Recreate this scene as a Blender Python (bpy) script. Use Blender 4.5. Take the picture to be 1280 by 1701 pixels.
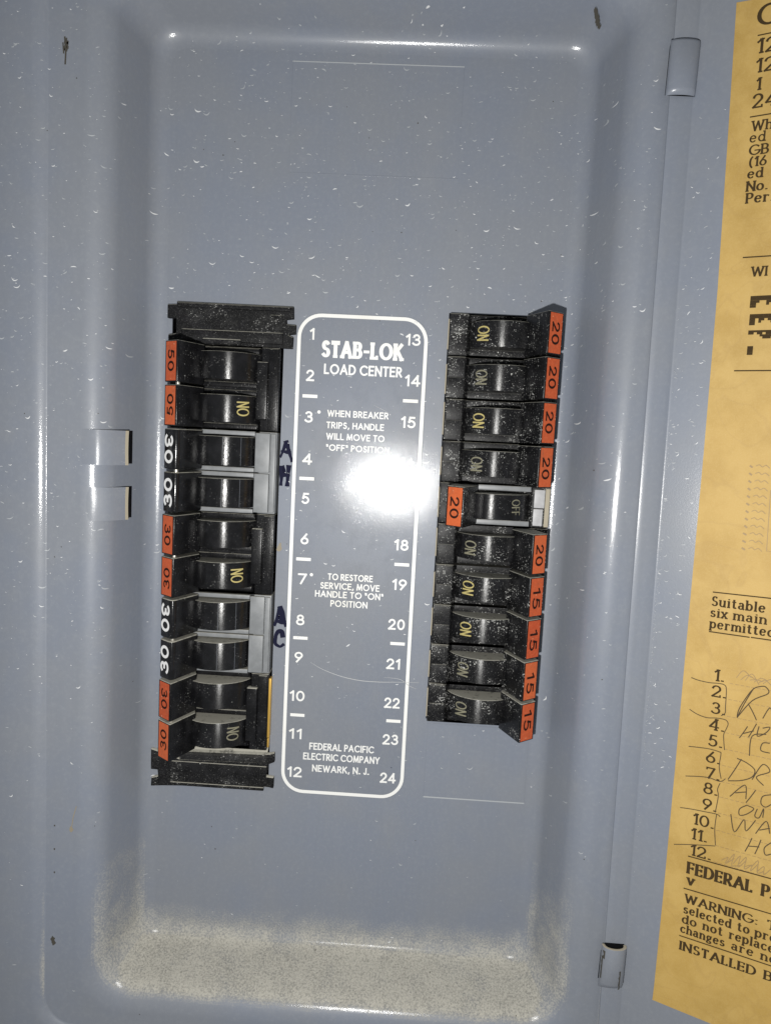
import bpy, bmesh, math, random
from mathutils import Vector, Matrix
random.seed(11)
for o in list(bpy.data.objects):
    bpy.data.objects.remove(o, do_unlink=True)
SC = bpy.context.scene
COL = SC.collection

# ------------------------------------------------------------------ camera, light, exposure
# panel millimetres: x right, y up, z out of the panel  ->  world metres
def W(x, y, z):
    return Vector((x / 1000.0, -z / 1000.0, y / 1000.0))

CAM_ROT = [[0.998023, -0.053828, 0.032455], [0.037779, 0.101034, -0.994165], [0.050235, 0.993426, 0.102868]]
CAM_LOC = [0.027518, -0.458398, 0.079979]
cam_d = bpy.data.cameras.new('camera')
cam = bpy.data.objects.new('camera', cam_d)
COL.objects.link(cam)
m = Matrix(CAM_ROT).to_4x4()
m.translation = Vector(CAM_LOC)
cam.matrix_world = m
cam_d.sensor_fit = 'VERTICAL'
cam_d.sensor_height = 36.0
cam_d.sensor_width = 27.09
cam_d.lens = 1230.0 / 1701.0 * 36.0
cam_d.clip_start = 0.01
cam_d.clip_end = 50
SC.camera = cam

wd = bpy.data.worlds.new('World')
SC.world = wd
wd.use_nodes = True
bg = wd.node_tree.nodes['Background']
bg.inputs[0].default_value = (0.93, 0.97, 1.0, 1)
bg.inputs[1].default_value = 0.20

fl = bpy.data.lights.new('phone_flash', 'POINT')
fl.energy = 9.4
fl.color = (1.0, 0.985, 0.95)
fl.shadow_soft_size = 0.006
flo = bpy.data.objects.new('phone_flash', fl)
flo.location = W(1, 20, 458)
COL.objects.link(flo)

SC.view_settings.view_transform = 'Standard'
SC.view_settings.look = 'None'
SC.view_settings.exposure = 0.06
SC.view_settings.gamma = 1
SC.view_settings.use_curve_mapping = False
SC.render.engine = 'CYCLES'
SC.cycles.max_bounces = 6

# ------------------------------------------------------------------ materials
class NT:
    def __init__(self, name):
        self.m = bpy.data.materials.new(name)
        self.m.use_nodes = True
        self.t = self.m.node_tree
        self.b = self.t.nodes['Principled BSDF']
    def n(self, typ, **kw):
        nd = self.t.nodes.new(typ)
        for k, v in kw.items():
            setattr(nd, k, v)
        return nd
    def l(self, a, b):
        self.t.links.new(a, b)
    def val(self, v):
        nd = self.n('ShaderNodeValue'); nd.outputs[0].default_value = v
        return nd.outputs[0]
    def math(self, op, a, b=None, c=None, clamp=False):
        nd = self.n('ShaderNodeMath', operation=op, use_clamp=clamp)
        for i, v in enumerate((a, b, c)):
            if v is None: continue
            if isinstance(v, (int, float)): nd.inputs[i].default_value = v
            else: self.l(v, nd.inputs[i])
        return nd.outputs[0]
    def ramp(self, x, a, b, smooth=True):
        nd = self.n('ShaderNodeMapRange', interpolation_type='SMOOTHSTEP' if smooth else 'LINEAR')
        self.l(x, nd.inputs[0])
        nd.inputs[1].default_value = a; nd.inputs[2].default_value = b
        nd.inputs[3].default_value = 0; nd.inputs[4].default_value = 1
        return nd.outputs[0]
    def pos(self):
        return self.n('ShaderNodeNewGeometry').outputs['Position']
    def scaled(self, v, s, off=None):
        nd = self.n('ShaderNodeMapping')
        self.l(v, nd.inputs[0]); nd.inputs['Scale'].default_value = s
        if off is not None: self.l(off, nd.inputs['Location'])
        return nd.outputs[0]
    def noise(self, v, scale, detail=3, rough=.55):
        nd = self.n('ShaderNodeTexNoise')
        self.l(v, nd.inputs['Vector']); nd.inputs['Scale'].default_value = scale
        nd.inputs['Detail'].default_value = detail; nd.inputs['Roughness'].default_value = rough
        return nd.outputs['Fac']
    def voro(self, v, scale, rnd=1.0):
        nd = self.n('ShaderNodeTexVoronoi')
        self.l(v, nd.inputs['Vector']); nd.inputs['Scale'].default_value = scale
        nd.inputs['Randomness'].default_value = rnd
        return nd.outputs['Distance'], nd.outputs['Color']
    def mix(self, f, a, b):
        nd = self.n('ShaderNodeMix', data_type='RGBA')
        if isinstance(f, (int, float)): nd.inputs[0].default_value = f
        else: self.l(f, nd.inputs[0])
        for v, i in ((a, 6), (b, 7)):
            if isinstance(v, tuple): nd.inputs[i].default_value = (*v, 1)
            else: self.l(v, nd.inputs[i])
        return nd.outputs[2]
    def base(self, c):
        if isinstance(c, tuple): self.b.inputs['Base Color'].default_value = (*c, 1)
        else: self.l(c, self.b.inputs['Base Color'])
    def rough(self, r):
        if isinstance(r, (int, float)): self.b.inputs['Roughness'].default_value = r
        else: self.l(r, self.b.inputs['Roughness'])
    def bump(self, h, strength, dist):
        nd = self.n('ShaderNodeBump')
        nd.inputs['Strength'].default_value = strength
        nd.inputs['Distance'].default_value = dist
        self.l(h, nd.inputs['Height']); self.l(nd.outputs[0], self.b.inputs['Normal'])

def plain(name, col, rough=.5, metal=0, spec=.5):
    t = NT(name); t.base(col); t.rough(rough)
    t.b.inputs['Metallic'].default_value = metal
    t.b.inputs['Specular IOR Level'].default_value = spec
    return t.m

def enamel(name, dusty=True, tint=1.0, rough=.42, coat=.118, cw=.36, bump=.11):
    t = NT(name); p = t.pos()
    n1 = t.noise(p, 13, 5, .6)
    n2 = t.noise(t.scaled(p, (330, 330, 14)), 1, 2)
    n3 = t.noise(p, 420, 4, .65)
    c = t.mix(t.ramp(n1, .36, .64), (.190 * tint, .211 * tint, .257 * tint), (.204 * tint, .219 * tint, .250 * tint))
    c = t.mix(t.math('MULTIPLY', t.ramp(n2, .40, .72), .07), c, (.155 * tint, .172 * tint, .196 * tint))
    c = t.mix(t.math('MULTIPLY', t.ramp(n3, .45, .75), .16), c, (.30 * tint, .32 * tint, .34 * tint))
    sm = t.noise(t.scaled(p, (1, 1, 1)), 55, 6, .72)
    c = t.mix(t.math('MULTIPLY', t.ramp(sm, .52, .74), .10), c, (.27 * tint, .275 * tint, .275 * tint))
    rg = t.math('ADD', t.math('MULTIPLY', n3, .16), rough - .08)
    rg = t.math('ADD', rg, t.math('MULTIPLY', t.ramp(sm, .45, .7), .14))
    t.l(t.math('ADD', coat - .02, t.math('MULTIPLY', t.ramp(sm, .42, .72), .07)), t.b.inputs['Coat Roughness'])
    if dusty:
        g = t.n('ShaderNodeNewGeometry')
        sp = t.n('ShaderNodeSeparateXYZ'); t.l(g.outputs['True Normal'], sp.inputs[0])
        pp = t.n('ShaderNodeSeparateXYZ'); t.l(p, pp.inputs[0])
        up = t.ramp(sp.outputs['Z'], .25, .8)
        low = t.ramp(pp.outputs['Z'], -.05, -.20)
        side = t.math('SUBTRACT', 1.0, t.ramp(t.math('ABSOLUTE', sp.outputs['Y']), .75, .985))
        sidelow = t.math('MULTIPLY', t.math('MULTIPLY', side, t.ramp(pp.outputs['Z'], -.13, -.29)), .72)
        edge = t.math('MULTIPLY', t.ramp(pp.outputs['Z'], -.222, -.266), .8)
        inside = t.ramp(pp.outputs['Z'], -.286, -.268)
        cov = t.math('MAXIMUM', t.math('MAXIMUM', t.math('MULTIPLY', up, low), sidelow), t.math('MULTIPLY', edge, t.ramp(pp.outputs['Y'], -.008, -.003)))
        cov = t.math('MULTIPLY', t.math('MULTIPLY', cov, inside), t.math('ADD', .84, t.math('MULTIPLY', t.ramp(t.noise(p, 34, 5, .7), .3, .62), .22)))
        gr = t.noise(p, 900, 6, .8)
        gr2 = t.noise(p, 60, 4, .65)
        gf = t.math('ADD', t.math('MULTIPLY', gr, 1.0), t.math('MULTIPLY', gr2, .55))
        cov2 = t.math('MULTIPLY', t.ramp(t.math('ADD', gf, t.math('MULTIPLY', cov, .80)), .88, 1.55), t.ramp(cov, 0.02, .3), clamp=True)
        dc = t.mix(t.ramp(t.math('ADD', t.math('MULTIPLY', gr, .85), t.math('MULTIPLY', gr2, .15)), .36, .58), (.21, .205, .185), (.44, .425, .375))
        t.l(t.math('SUBTRACT', cw, t.math('MULTIPLY', cov2, cw)), t.b.inputs['Coat Weight'])
        c = t.mix(cov2, c, dc)
        rg = t.math('ADD', rg, t.math('MULTIPLY', cov2, .5), clamp=True)
    t.base(c); t.rough(rg)
    t.b.inputs['Specular IOR Level'].default_value = .28
    t.b.inputs['Coat Weight'].default_value = cw
    t.b.inputs['Coat Roughness'].default_value = coat
    h = t.math('ADD', t.noise(p, 1100, 4, .75), t.math('MULTIPLY', t.noise(p, 45, 1), 1.0))
    t.bump(h, bump, .0005)
    t.l(t.b.inputs['Normal'].links[0].from_socket, t.b.inputs['Coat Normal'])
    return t.m

def black_plastic(name, specks, dust, rough=.26, aniso=0, spec=.28):
    t = NT(name)
    t.b.inputs['Specular IOR Level'].default_value = spec
    if aniso:
        t.b.inputs['Anisotropic'].default_value = aniso
        cx_ = t.n('ShaderNodeCombineXYZ'); cx_.inputs[2].default_value = 1.0
        t.l(cx_.outputs[0], t.b.inputs['Tangent'])
    g = t.n('ShaderNodeNewGeometry')
    p = g.outputs['Position']
    sp = t.n('ShaderNodeSeparateXYZ'); t.l(g.outputs['True Normal'], sp.inputs[0])
    c = t.mix(t.ramp(t.noise(p, 130, 4), .4, .7), (.0045, .0045, .0052), (.010, .010, .0115))
    d1, c1 = t.voro(t.scaled(p, (1150, 1150, 1600)), 1)
    s1 = t.n('ShaderNodeSeparateColor'); t.l(c1, s1.inputs[0])
    patch = t.ramp(t.noise(p, 85, 3, .6), .42, .66)
    thr = t.math('MULTIPLY', t.math('POWER', s1.outputs[0], 5.0 - 2.7 * specks), .48)
    k1 = t.math('LESS_THAN', d1, t.math('MULTIPLY', thr, t.math('ADD', .25 + .25 * specks, patch)))
    k1 = t.math('MULTIPLY', k1, t.math('ADD', .35, t.math('MULTIPLY', s1.outputs[1], .65)))
    d2, c2 = t.voro(t.scaled(p, (230, 230, 330)), 1)
    s2 = t.n('ShaderNodeSeparateColor'); t.l(c2, s2.inputs[0])
    k2 = t.math('LESS_THAN', d2, t.math('MULTIPLY', t.math('POWER', s2.outputs[1], 7.5 - 1.5 * specks), .15))
    k = t.math('MAXIMUM', t.math('MULTIPLY', k1, specks), t.math('MULTIPLY', k2, min(1, specks * 1.4)), clamp=True)
    fine = t.math('MULTIPLY', t.ramp(t.noise(p, 1500, 3, .7), .54, .74), dust * .32)
    film = t.math('MULTIPLY', t.math('MULTIPLY', patch, t.ramp(t.noise(p, 330, 4, .7), .35, .7)), dust * .10)
    c = t.mix(t.math('ADD', fine, film), c, (.26, .26, .25))
    c = t.mix(k, c, (.50, .50, .48))
    up = t.math('MULTIPLY', t.ramp(sp.outputs['Z'], .45, .85), t.math('ADD', .35, t.ramp(t.noise(p, 260, 4, .65), .25, .55)), clamp=True)
    c = t.mix(t.math('MULTIPLY', up, .92), c, (.47, .455, .39))
    t.base(c)
    r = t.math('ADD', t.math('MULTIPLY', t.noise(p, 300, 3), .14), rough - .07)
    r = t.math('ADD', r, t.math('MULTIPLY', t.math('MAXIMUM', k, up), .5))
    t.rough(t.math('ADD', r, fine, clamp=True))
    t.bump(t.noise(p, 900, 3, .6), .12, .0005)
    return t.m

def paper_mat():
    t = NT('kraft_paper'); p = t.pos()
    a = t.noise(p, 38, 5, .62); b = t.noise(p, 1400, 3, .7); d = t.noise(p, 11, 2)
    w = t.n('ShaderNodeTexNoise'); t.l(p, w.inputs['Vector']); w.inputs['Scale'].default_value = 26
    w.inputs['Detail'].default_value = 2; w.inputs['Distortion'].default_value = 1.6
    ring = t.math('ABSOLUTE', t.math('SUBTRACT', w.outputs['Fac'], .5))
    c = t.mix(t.ramp(a, .36, .64), (.40, .252, .060), (.49, .325, .095))
    c = t.mix(t.math('MULTIPLY', t.ramp(d, .4, .6), .35), c, (.49, .31, .075))
    c = t.mix(t.math('MULTIPLY', t.ramp(ring, .03, .0), .17), c, (.33, .20, .06))
    c = t.mix(t.math('MULTIPLY', t.ramp(b, .4, .8), .30), c, (.56, .40, .16))
    t.base(c); t.rough(.62)
    t.bump(t.math('ADD', a, t.math('MULTIPLY', b, .25)), .18, .0008)
    return t.m

def orange_mat():
    t = NT('orange_tag'); p = t.pos()
    n = t.noise(p, 700, 4, .7)
    c = t.mix(t.ramp(n, .4, .75), (.44, .066, .018), (.56, .105, .036))
    d, cc = t.voro(p, 480)
    s = t.n('ShaderNodeSeparateColor'); t.l(cc, s.inputs[0])
    k = t.math('LESS_THAN', d, t.math('MULTIPLY', t.math('POWER', s.outputs[0], 6.0), .22))
    c = t.mix(t.math('MULTIPLY', k, .8), c, (.75, .45, .30))
    ob = t.n('ShaderNodeObjectInfo').outputs['Random']
    c = t.mix(t.math('MULTIPLY', ob, .38), c, (.66, .17, .05))
    gm = t.ramp(t.noise(p, 210, 5, .75), .50, .72)
    c = t.mix(t.math('MULTIPLY', gm, .45), c, (.20, .075, .04))
    t.base(c); t.rough(.42)
    return t.m

def grey_plastic(name, col):
    t = NT(name); g = t.n('ShaderNodeNewGeometry'); p = g.outputs['Position']
    sp = t.n('ShaderNodeSeparateXYZ'); t.l(g.outputs['True Normal'], sp.inputs[0])
    n = t.noise(p, 160, 5, .65)
    c = t.mix(t.ramp(n, .35, .7), tuple(v * .82 for v in col), col)
    up = t.math('MULTIPLY', t.ramp(sp.outputs['Z'], .4, .85), t.ramp(t.noise(p, 280, 4), .2, .6), clamp=True)
    c = t.mix(t.math('MULTIPLY', up, .85), c, (.50, .48, .41))
    t.base(c); t.rough(t.math('ADD', .28, t.math('MULTIPLY', n, .2)))
    return t.m

def worn_print():
    t = NT('white_print'); p = t.pos()
    w = t.ramp(t.noise(p, 420, 5, .75), .64, .70)
    y = t.ramp(t.noise(p, 24, 3), .52, .7)
    c = t.mix(t.math('MULTIPLY', y, .4), (.78, .78, .76), (.70, .68, .58))
    t.base(t.mix(t.math('MULTIPLY', w, .8), c, (.30, .32, .34))); t.rough(.45)
    return t.m

M = dict(
    enamel=enamel('grey_enamel'),
    door=enamel('door_enamel', dusty=False, tint=1.0, rough=.45, coat=.2),
    plate=enamel('label_enamel', dusty=False, tint=.92, rough=.42, coat=.092, cw=.25, bump=.11),
    black=black_plastic('black_plastic', .25, .12, .26),
    dusty=black_plastic('dusty_black_plastic', 1.0, .95, .42, 0, .16),
    rocker=black_plastic('black_rocker', .22, .08, .30, .9, .5),
    drocker=black_plastic('dusty_black_rocker', .95, .65, .32, .9, .45),
    grocker=black_plastic('glossy_black_rocker', .15, .03, .27, .9, .6),
    handle=black_plastic('black_handle', .25, .06, .22),
    dhandle=black_plastic('dusty_black_handle', .85, .22, .28),
    filler=black_plastic('rough_black_plastic', .55, .85, .6, 0, .15),
    gloss=black_plastic('glossy_black_plastic', .15, .03, .18, 0, .5),
    greyp=grey_plastic('grey_plastic', (.225, .235, .245)),
    paleplastic=grey_plastic('pale_grey_plastic', (.46, .46, .47)),
    white=worn_print(),
    orange=orange_mat(),
    ink=plain('black_ink', (.022, .008, .006), .7, 0, .15),
    tagwhite=plain('white_digit', (.80, .80, .80), .4),
    gold=plain('gold_ink', (.44, .37, .15), .5, 0, .2),
    dullgold=plain('dusty_gold_ink', (.20, .19, .135), .6, 0, .2),
    dark=plain('gap_shade', (.004, .004, .005), .8, 0, .1),  # near-black colour standing in for the shade inside holes and gaps
    brown=plain('brown_ink', (.050, .032, .014), .8, 0, .12),
    pencil=plain('pencil_line', (.075, .055, .034), .8, 0, .12),
    faint=plain('faint_pencil', (.30, .20, .085), .6),
    marker=plain('navy_marker', (.008, .009, .028), .7, 0, .12),
    fleckb=plain('bright_fleck', (.62, .63, .64), .4),
    fleckd=plain('dim_fleck', (.36, .38, .40), .45),
    scratch=plain('scratch_mark', (.40, .41, .42), .5),
    groove=plain('faint_groove', (.12, .13, .15), .45),
    tan=plain('raw_sheet_edge', (.38, .34, .26), .6, 0, .2),
    brass=plain('brass_strip', (.75, .46, .10), .3, .6),
    steel=plain('steel_pin', (.62, .60, .54), .3, .8),
    chip=plain('dark_chip', (.055, .050, .040), .7),
    stain=plain('yellow_stain', (.25, .215, .155), .6),
    paper=paper_mat(),
)

# ------------------------------------------------------------------ mesh builder
class MB:
    def __init__(self, fn=None):
        self.v = []; self.f = []; self.mi = []; self.fn = fn
    def face_grid(self, rows, mi=0, closed=False, flip=False):
        """rows: list of equally long point lists -> quads"""
        b = len(self.v); n = len(rows[0])
        for r in rows: self.v += [tuple(q) for q in r]
        for i in range(len(rows) - 1):
            for j in range(n if closed else n - 1):
                a = b + i * n + j; c = b + i * n + (j + 1) % n
                q = (a, c, c + n, a + n)
                self.f.append(q[::-1] if flip else q); self.mi.append(mi)
        return b
    def ngon(self, pts, mi=0):
        b = len(self.v); self.v += [tuple(q) for q in pts]
        self.f.append(tuple(range(b, b + len(pts)))); self.mi.append(mi)
    def box(self, x0, x1, y0, y1, z0, z1, mi=0, r=.35):
        prof = round_poly([(x0, z0), (x1, z0), (x1, z1), (x0, z1)], r)
        self.prism(prof, y0, y1, r, mi)
    def prism(self, prof, v0, v1, r=.5, mi=0, k=3):
        """profile in (x,z) swept along y with rounded end edges"""
        area = sum(prof[i][0] * prof[(i + 1) % len(prof)][1] - prof[(i + 1) % len(prof)][0] * prof[i][1] for i in range(len(prof)))
        if area < 0: prof = prof[::-1]
        rows = []
        st = []
        for i in range(k + 1):
            a = math.pi / 2 * i / k
            st.append((v0 + r * (1 - math.sin(a)), r * (1 - math.cos(a))))
        # st goes from inset 0 (i=0) at v0+r ... to inset r at v0
        seq = [(v, ins) for v, ins in reversed(st)] + [(v1 - (v - v0), ins) for v, ins in st]
        for v, ins in seq:
            pr = inset(prof, ins) if ins > 1e-6 else prof
            rows.append([(x, v, z) for x, z in pr])
        self.face_grid(rows, mi, closed=True)
        self.ngon(rows[0], mi); self.ngon(rows[-1][::-1], mi)
    def build(self, name, mats, parent=None, origin=(0, 0, 0), sharp=40, fix=True, smooth=True):
        me = bpy.data.meshes.new(name)
        f = self.fn or (lambda x, y, z: (x, y, z))
        o0 = Vector(origin)
        vs = []
        for q in self.v:
            x, y, z = f(*q)
            vs.append(W(x - o0.x, y - o0.y, z - o0.z))
        me.from_pydata(vs, [], self.f)
        if not isinstance(mats, (list, tuple)): mats = [mats]
        for mm in mats: me.materials.append(mm)
        me.polygons.foreach_set('material_index', self.mi)
        me.update()
        if fix:
            bm = bmesh.new(); bm.from_mesh(me)
            bmesh.ops.recalc_face_normals(bm, faces=bm.faces)
            bm.to_mesh(me); bm.free()
        if smooth:
            me.polygons.foreach_set('use_smooth', [True] * len(me.polygons))
            me.set_sharp_from_angle(angle=math.radians(sharp))
        ob = bpy.data.objects.new(name, me)
        COL.objects.link(ob)
        if parent is not None: ob.parent = parent
        return ob

def inset(poly, d):
    """inset a CCW polygon by d (miter)"""
    n = len(poly); out = []
    for i in range(n):
        p0, p1, p2 = Vector(poly[i - 1]), Vector(poly[i]), Vector(poly[(i + 1) % n])
        a = (p1 - p0); b = (p2 - p1)
        if a.length < 1e-9 or b.length < 1e-9:
            out.append(tuple(p1)); continue
        a.normalize(); b.normalize()
        na = Vector((-a.y, a.x)); nb = Vector((-b.y, b.x))
        s = na + nb; q = max(.35, 1 + na.dot(nb))
        o = p1 + s * (d / q)
        out.append((o.x, o.y))
    return out

def round_poly(poly, r, k=4):
    n = len(poly); out = []
    rr = r if isinstance(r, (list, tuple)) else [r] * n
    for i in range(n):
        p0, p1, p2 = Vector(poly[i - 1]), Vector(poly[i]), Vector(poly[(i + 1) % n])
        if rr[i] <= 0: out.append(tuple(p1)); continue
        a = (p0 - p1).normalized(); b = (p2 - p1).normalized()
        ang = a.angle(b)
        t = min(rr[i] / math.tan(ang / 2), .48 * (p0 - p1).length, .48 * (p2 - p1).length)
        A = p1 + a * t; B = p1 + b * t
        for j in range(k + 1):
            u = j / k
            q = A * (1 - u) ** 2 + p1 * 2 * u * (1 - u) + B * u * u
            out.append((q.x, q.y))
    return out

def empty(name, loc, label, cat, group=None):
    o = bpy.data.objects.new(name, None)
    COL.objects.link(o); o.empty_display_size = .01
    o.location = W(*loc)
    tag(o, label, cat, group)
    return o

def tag(o, label, cat, group=None):
    o['label'] = label; o['category'] = cat
    if group: o['group'] = group

# ------------------------------------------------------------------ stroke lettering
def arc(cx, cy, rx, ry, a0, a1, n=None):
    n = n or max(4, int(abs(a1 - a0) / 14))
    return [(cx + rx * math.cos(math.radians(a0 + (a1 - a0) * i / n)), cy + ry * math.sin(math.radians(a0 + (a1 - a0) * i / n))) for i in range(n + 1)]
X = .66
G = {
 'A': (.82, [[(0, 0), (.41, 1)], [(.41, 1), (.82, 0)], [(.15, .32), (.67, .32)]]),
 'B': (.58, [[(0, 0), (0, 1)], [(0, 1), (.28, 1)] + arc(.28, .76, .24, .24, 80, -80) + [(.28, .52), (0, .52)], [(.28, .52)] + arc(.30, .26, .28, .26, 80, -80) + [(.28, 0), (0, 0)]]),
 'C': (.84, [arc(.5, .5, .5, .5, 48, 312)]),
 'D': (.74, [[(0, 0), (0, 1)], [(0, 1), (.24, 1)] + arc(.24, .5, .5, .5, 80, -80) + [(.24, 0), (0, 0)]]),
 'E': (.52, [[(0, 0), (0, 1)], [(0, 1), (.52, 1)], [(0, .53), (.46, .53)], [(0, 0), (.52, 0)]]),
 'F': (.50, [[(0, 0), (0, 1)], [(0, 1), (.50, 1)], [(0, .50), (.44, .50)]]),
 'G': (.92, [arc(.5, .5, .5, .5, 45, 352), [(.52, .45), (.98, .45)]]),
 'H': (.66, [[(0, 0), (0, 1)], [(.66, 0), (.66, 1)], [(0, .53), (.66, .53)]]),
 'I': (.04, [[(.02, 0), (.02, 1)]]),
 'J': (.34, [[(.34, 1), (.34, .22)] + arc(.17, .22, .17, .22, 0, -165)]),
 'K': (.64, [[(0, 0), (0, 1)], [(0, .42), (.58, 1)], [(.2, .60), (.64, 0)]]),
 'L': (.46, [[(0, 0), (0, 1)], [(0, 0), (.46, 0)]]),
 'M': (.92, [[(0, 0), (.10, 1)], [(.10, 1), (.46, .08)], [(.46, .08), (.82, 1)], [(.82, 1), (.92, 0)]]),
 'N': (.70, [[(0, 0), (0, 1)], [(0, 1), (.70, 0)], [(.70, 0), (.70, 1)]]),
 'O': (1.0, [arc(.5, .5, .5, .5, 0, 360, 30)]),
 'P': (.52, [[(0, 0), (0, 1)], [(0, 1), (.26, 1)] + arc(.26, .73, .26, .27, 80, -80) + [(.26, .46), (0, .46)]]),
 'R': (.58, [[(0, 0), (0, 1)], [(0, 1), (.26, 1)] + arc(.26, .74, .26, .26, 80, -80) + [(.26, .48), (0, .48)], [(.24, .48), (.58, 0)]]),
 'S': (.52, [arc(.27, .755, .22, .245, 35, 270) + arc(.26, .26, .26, .25, 90, -145)[1:]]),
 'T': (.58, [[(.29, 0), (.29, 1)], [(0, 1), (.58, 1)]]),
 'U': (.64, [[(0, 1), (0, .32)] + arc(.32, .32, .32, .32, 180, 360) + [(.64, 1)]]),
 'V': (.76, [[(0, 1), (.38, 0)], [(.38, 0), (.76, 1)]]),
 'W': (1.12, [[(0, 1), (.28, 0)], [(.28, 0), (.56, .95)], [(.56, .95), (.84, 0)], [(.84, 0), (1.12, 1)]]),
 'Y': (.70, [[(0, 1), (.35, .45)], [(.70, 1), (.35, .45)], [(.35, .45), (.35, 0)]]),
 '0': (.60, [arc(.30, .5, .30, .5, 0, 360, 26)]),
 '1': (.24, [[(0, .80), (.22, 1)], [(.22, 1), (.22, 0)]]),
 '2': (.58, [arc(.28, .72, .27, .28, 170, -38) + [(0, 0)], [(0, 0), (.58, 0)]]),
 '3': (.56, [arc(.27, .765, .23, .235, 150, -90), arc(.26, .27, .29, .27, 92, -152)]),
 '4': (.64, [[(.47, 0), (.47, 1)], [(.47, 1), (0, .26)], [(0, .26), (.64, .26)]]),
 '5': (.56, [[(.50, 1), (.14, 1)], [(.14, 1), (.07, .53)], arc(.26, .32, .29, .32, 132, -145)]),
 '6': (.58, [[(.44, 1), (.06, .42)], arc(.29, .29, .28, .29, 0, 360, 22)]),
 '7': (.56, [[(0, 1), (.56, 1)], [(.56, 1), (.18, 0)]]),
 '8': (.56, [arc(.28, .76, .22, .24, 0, 360, 20), arc(.28, .265, .28, .265, 0, 360, 22)]),
 '9': (.58, [arc(.29, .71, .28, .29, 0, 360, 22), [(.53, .58), (.15, 0)]]),
 'a': (.54, [arc(.24, .46, .20, .20, 150, 0) + [(.44, .08), (.54, .0)], arc(.23, .18, .22, .18, 0, 360, 16)]),
 'b': (.54, [[(0, 0), (0, 1)], arc(.27, .33, .27, .33, 0, 360, 20)]),
 'c': (.50, [arc(.28, .33, .28, .33, 45, 315)]),
 'd': (.56, [[(.54, 0), (.54, 1)], arc(.27, .33, .27, .33, 0, 360, 20)]),
 'e': (.56, [[(.02, .36), (.54, .36)] + arc(.28, .33, .27, .33, 6, 315)[1:]]),
 'g': (.56, [arc(.25, .43, .21, .22, 0, 360, 18), arc(.25, -.10, .25, .14, 0, 360, 16), [(.12, .24), (.10, .06)], [(.42, .60), (.56, .64)]]),
 'h': (.58, [[(.04, 0), (.04, 1)], [(.04, .36)] + arc(.29, .40, .25, .25, 165, 0) + [(.54, 0)]]),
 'i': (.14, [[(.07, 0), (.07, X)], [(.03, .88), (.11, .88)]]),
 'l': (.14, [[(.07, 0), (.07, 1)]]),
 'm': (.98, [[(.04, 0), (.04, X)], [(.04, .36)] + arc(.27, .42, .23, .23, 165, 0) + [(.50, 0)], [(.50, .36)] + arc(.72, .42, .22, .23, 165, 0) + [(.94, 0)]]),
 'n': (.58, [[(.04, 0), (.04, X)], [(.04, .36)] + arc(.29, .40, .25, .25, 165, 0) + [(.54, 0)]]),
 'o': (.56, [arc(.28, .33, .28, .33, 0, 360, 20)]),
 'p': (.56, [[(.02, -.3), (.02, X)], arc(.29, .33, .27, .33, 0, 360, 20)]),
 'r': (.42, [[(.06, 0), (.06, X)], [(.06, .36)] + arc(.28, .42, .22, .22, 160, 50)]),
 's': (.46, [arc(.23, .495, .18, .165, 35, 270) + arc(.22, .17, .21, .165, 90, -150)[1:]]),
 't': (.38, [[(.16, .88), (.16, .14)] + arc(.28, .13, .12, .13, 180, 320), [(0, X), (.34, X)]]),
 'u': (.58, [[(.04, X), (.04, .24)] + arc(.27, .24, .23, .24, 180, 350) + [(.52, .3)], [(.52, 0), (.52, X)]]),
 'v': (.58, [[(.02, X), (.29, 0)], [(.29, 0), (.56, X)]]),
 'x': (.56, [[(.02, X), (.54, 0)], [(.54, X), (.02, 0)]]),
 '.': (.12, [[(0, .04), (.12, .04)]]), ',': (.14, [[(.10, .10), (.02, -.14)]]),
 ':': (.12, [[(0, .08), (.12, .08)], [(0, .56), (.12, .56)]]),
 '-': (.34, [[(.02, .42), (.32, .42)]]), '(': (.24, [arc(.42, .45, .40, .66, 118, 242)]),
 '"': (.24, [[(.02, 1), (.06, .72)], [(.18, 1), (.22, .72)]]),
 '*': (.2, [arc(.1, .62, .07, .07, 0, 360, 10)]),
}

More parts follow.
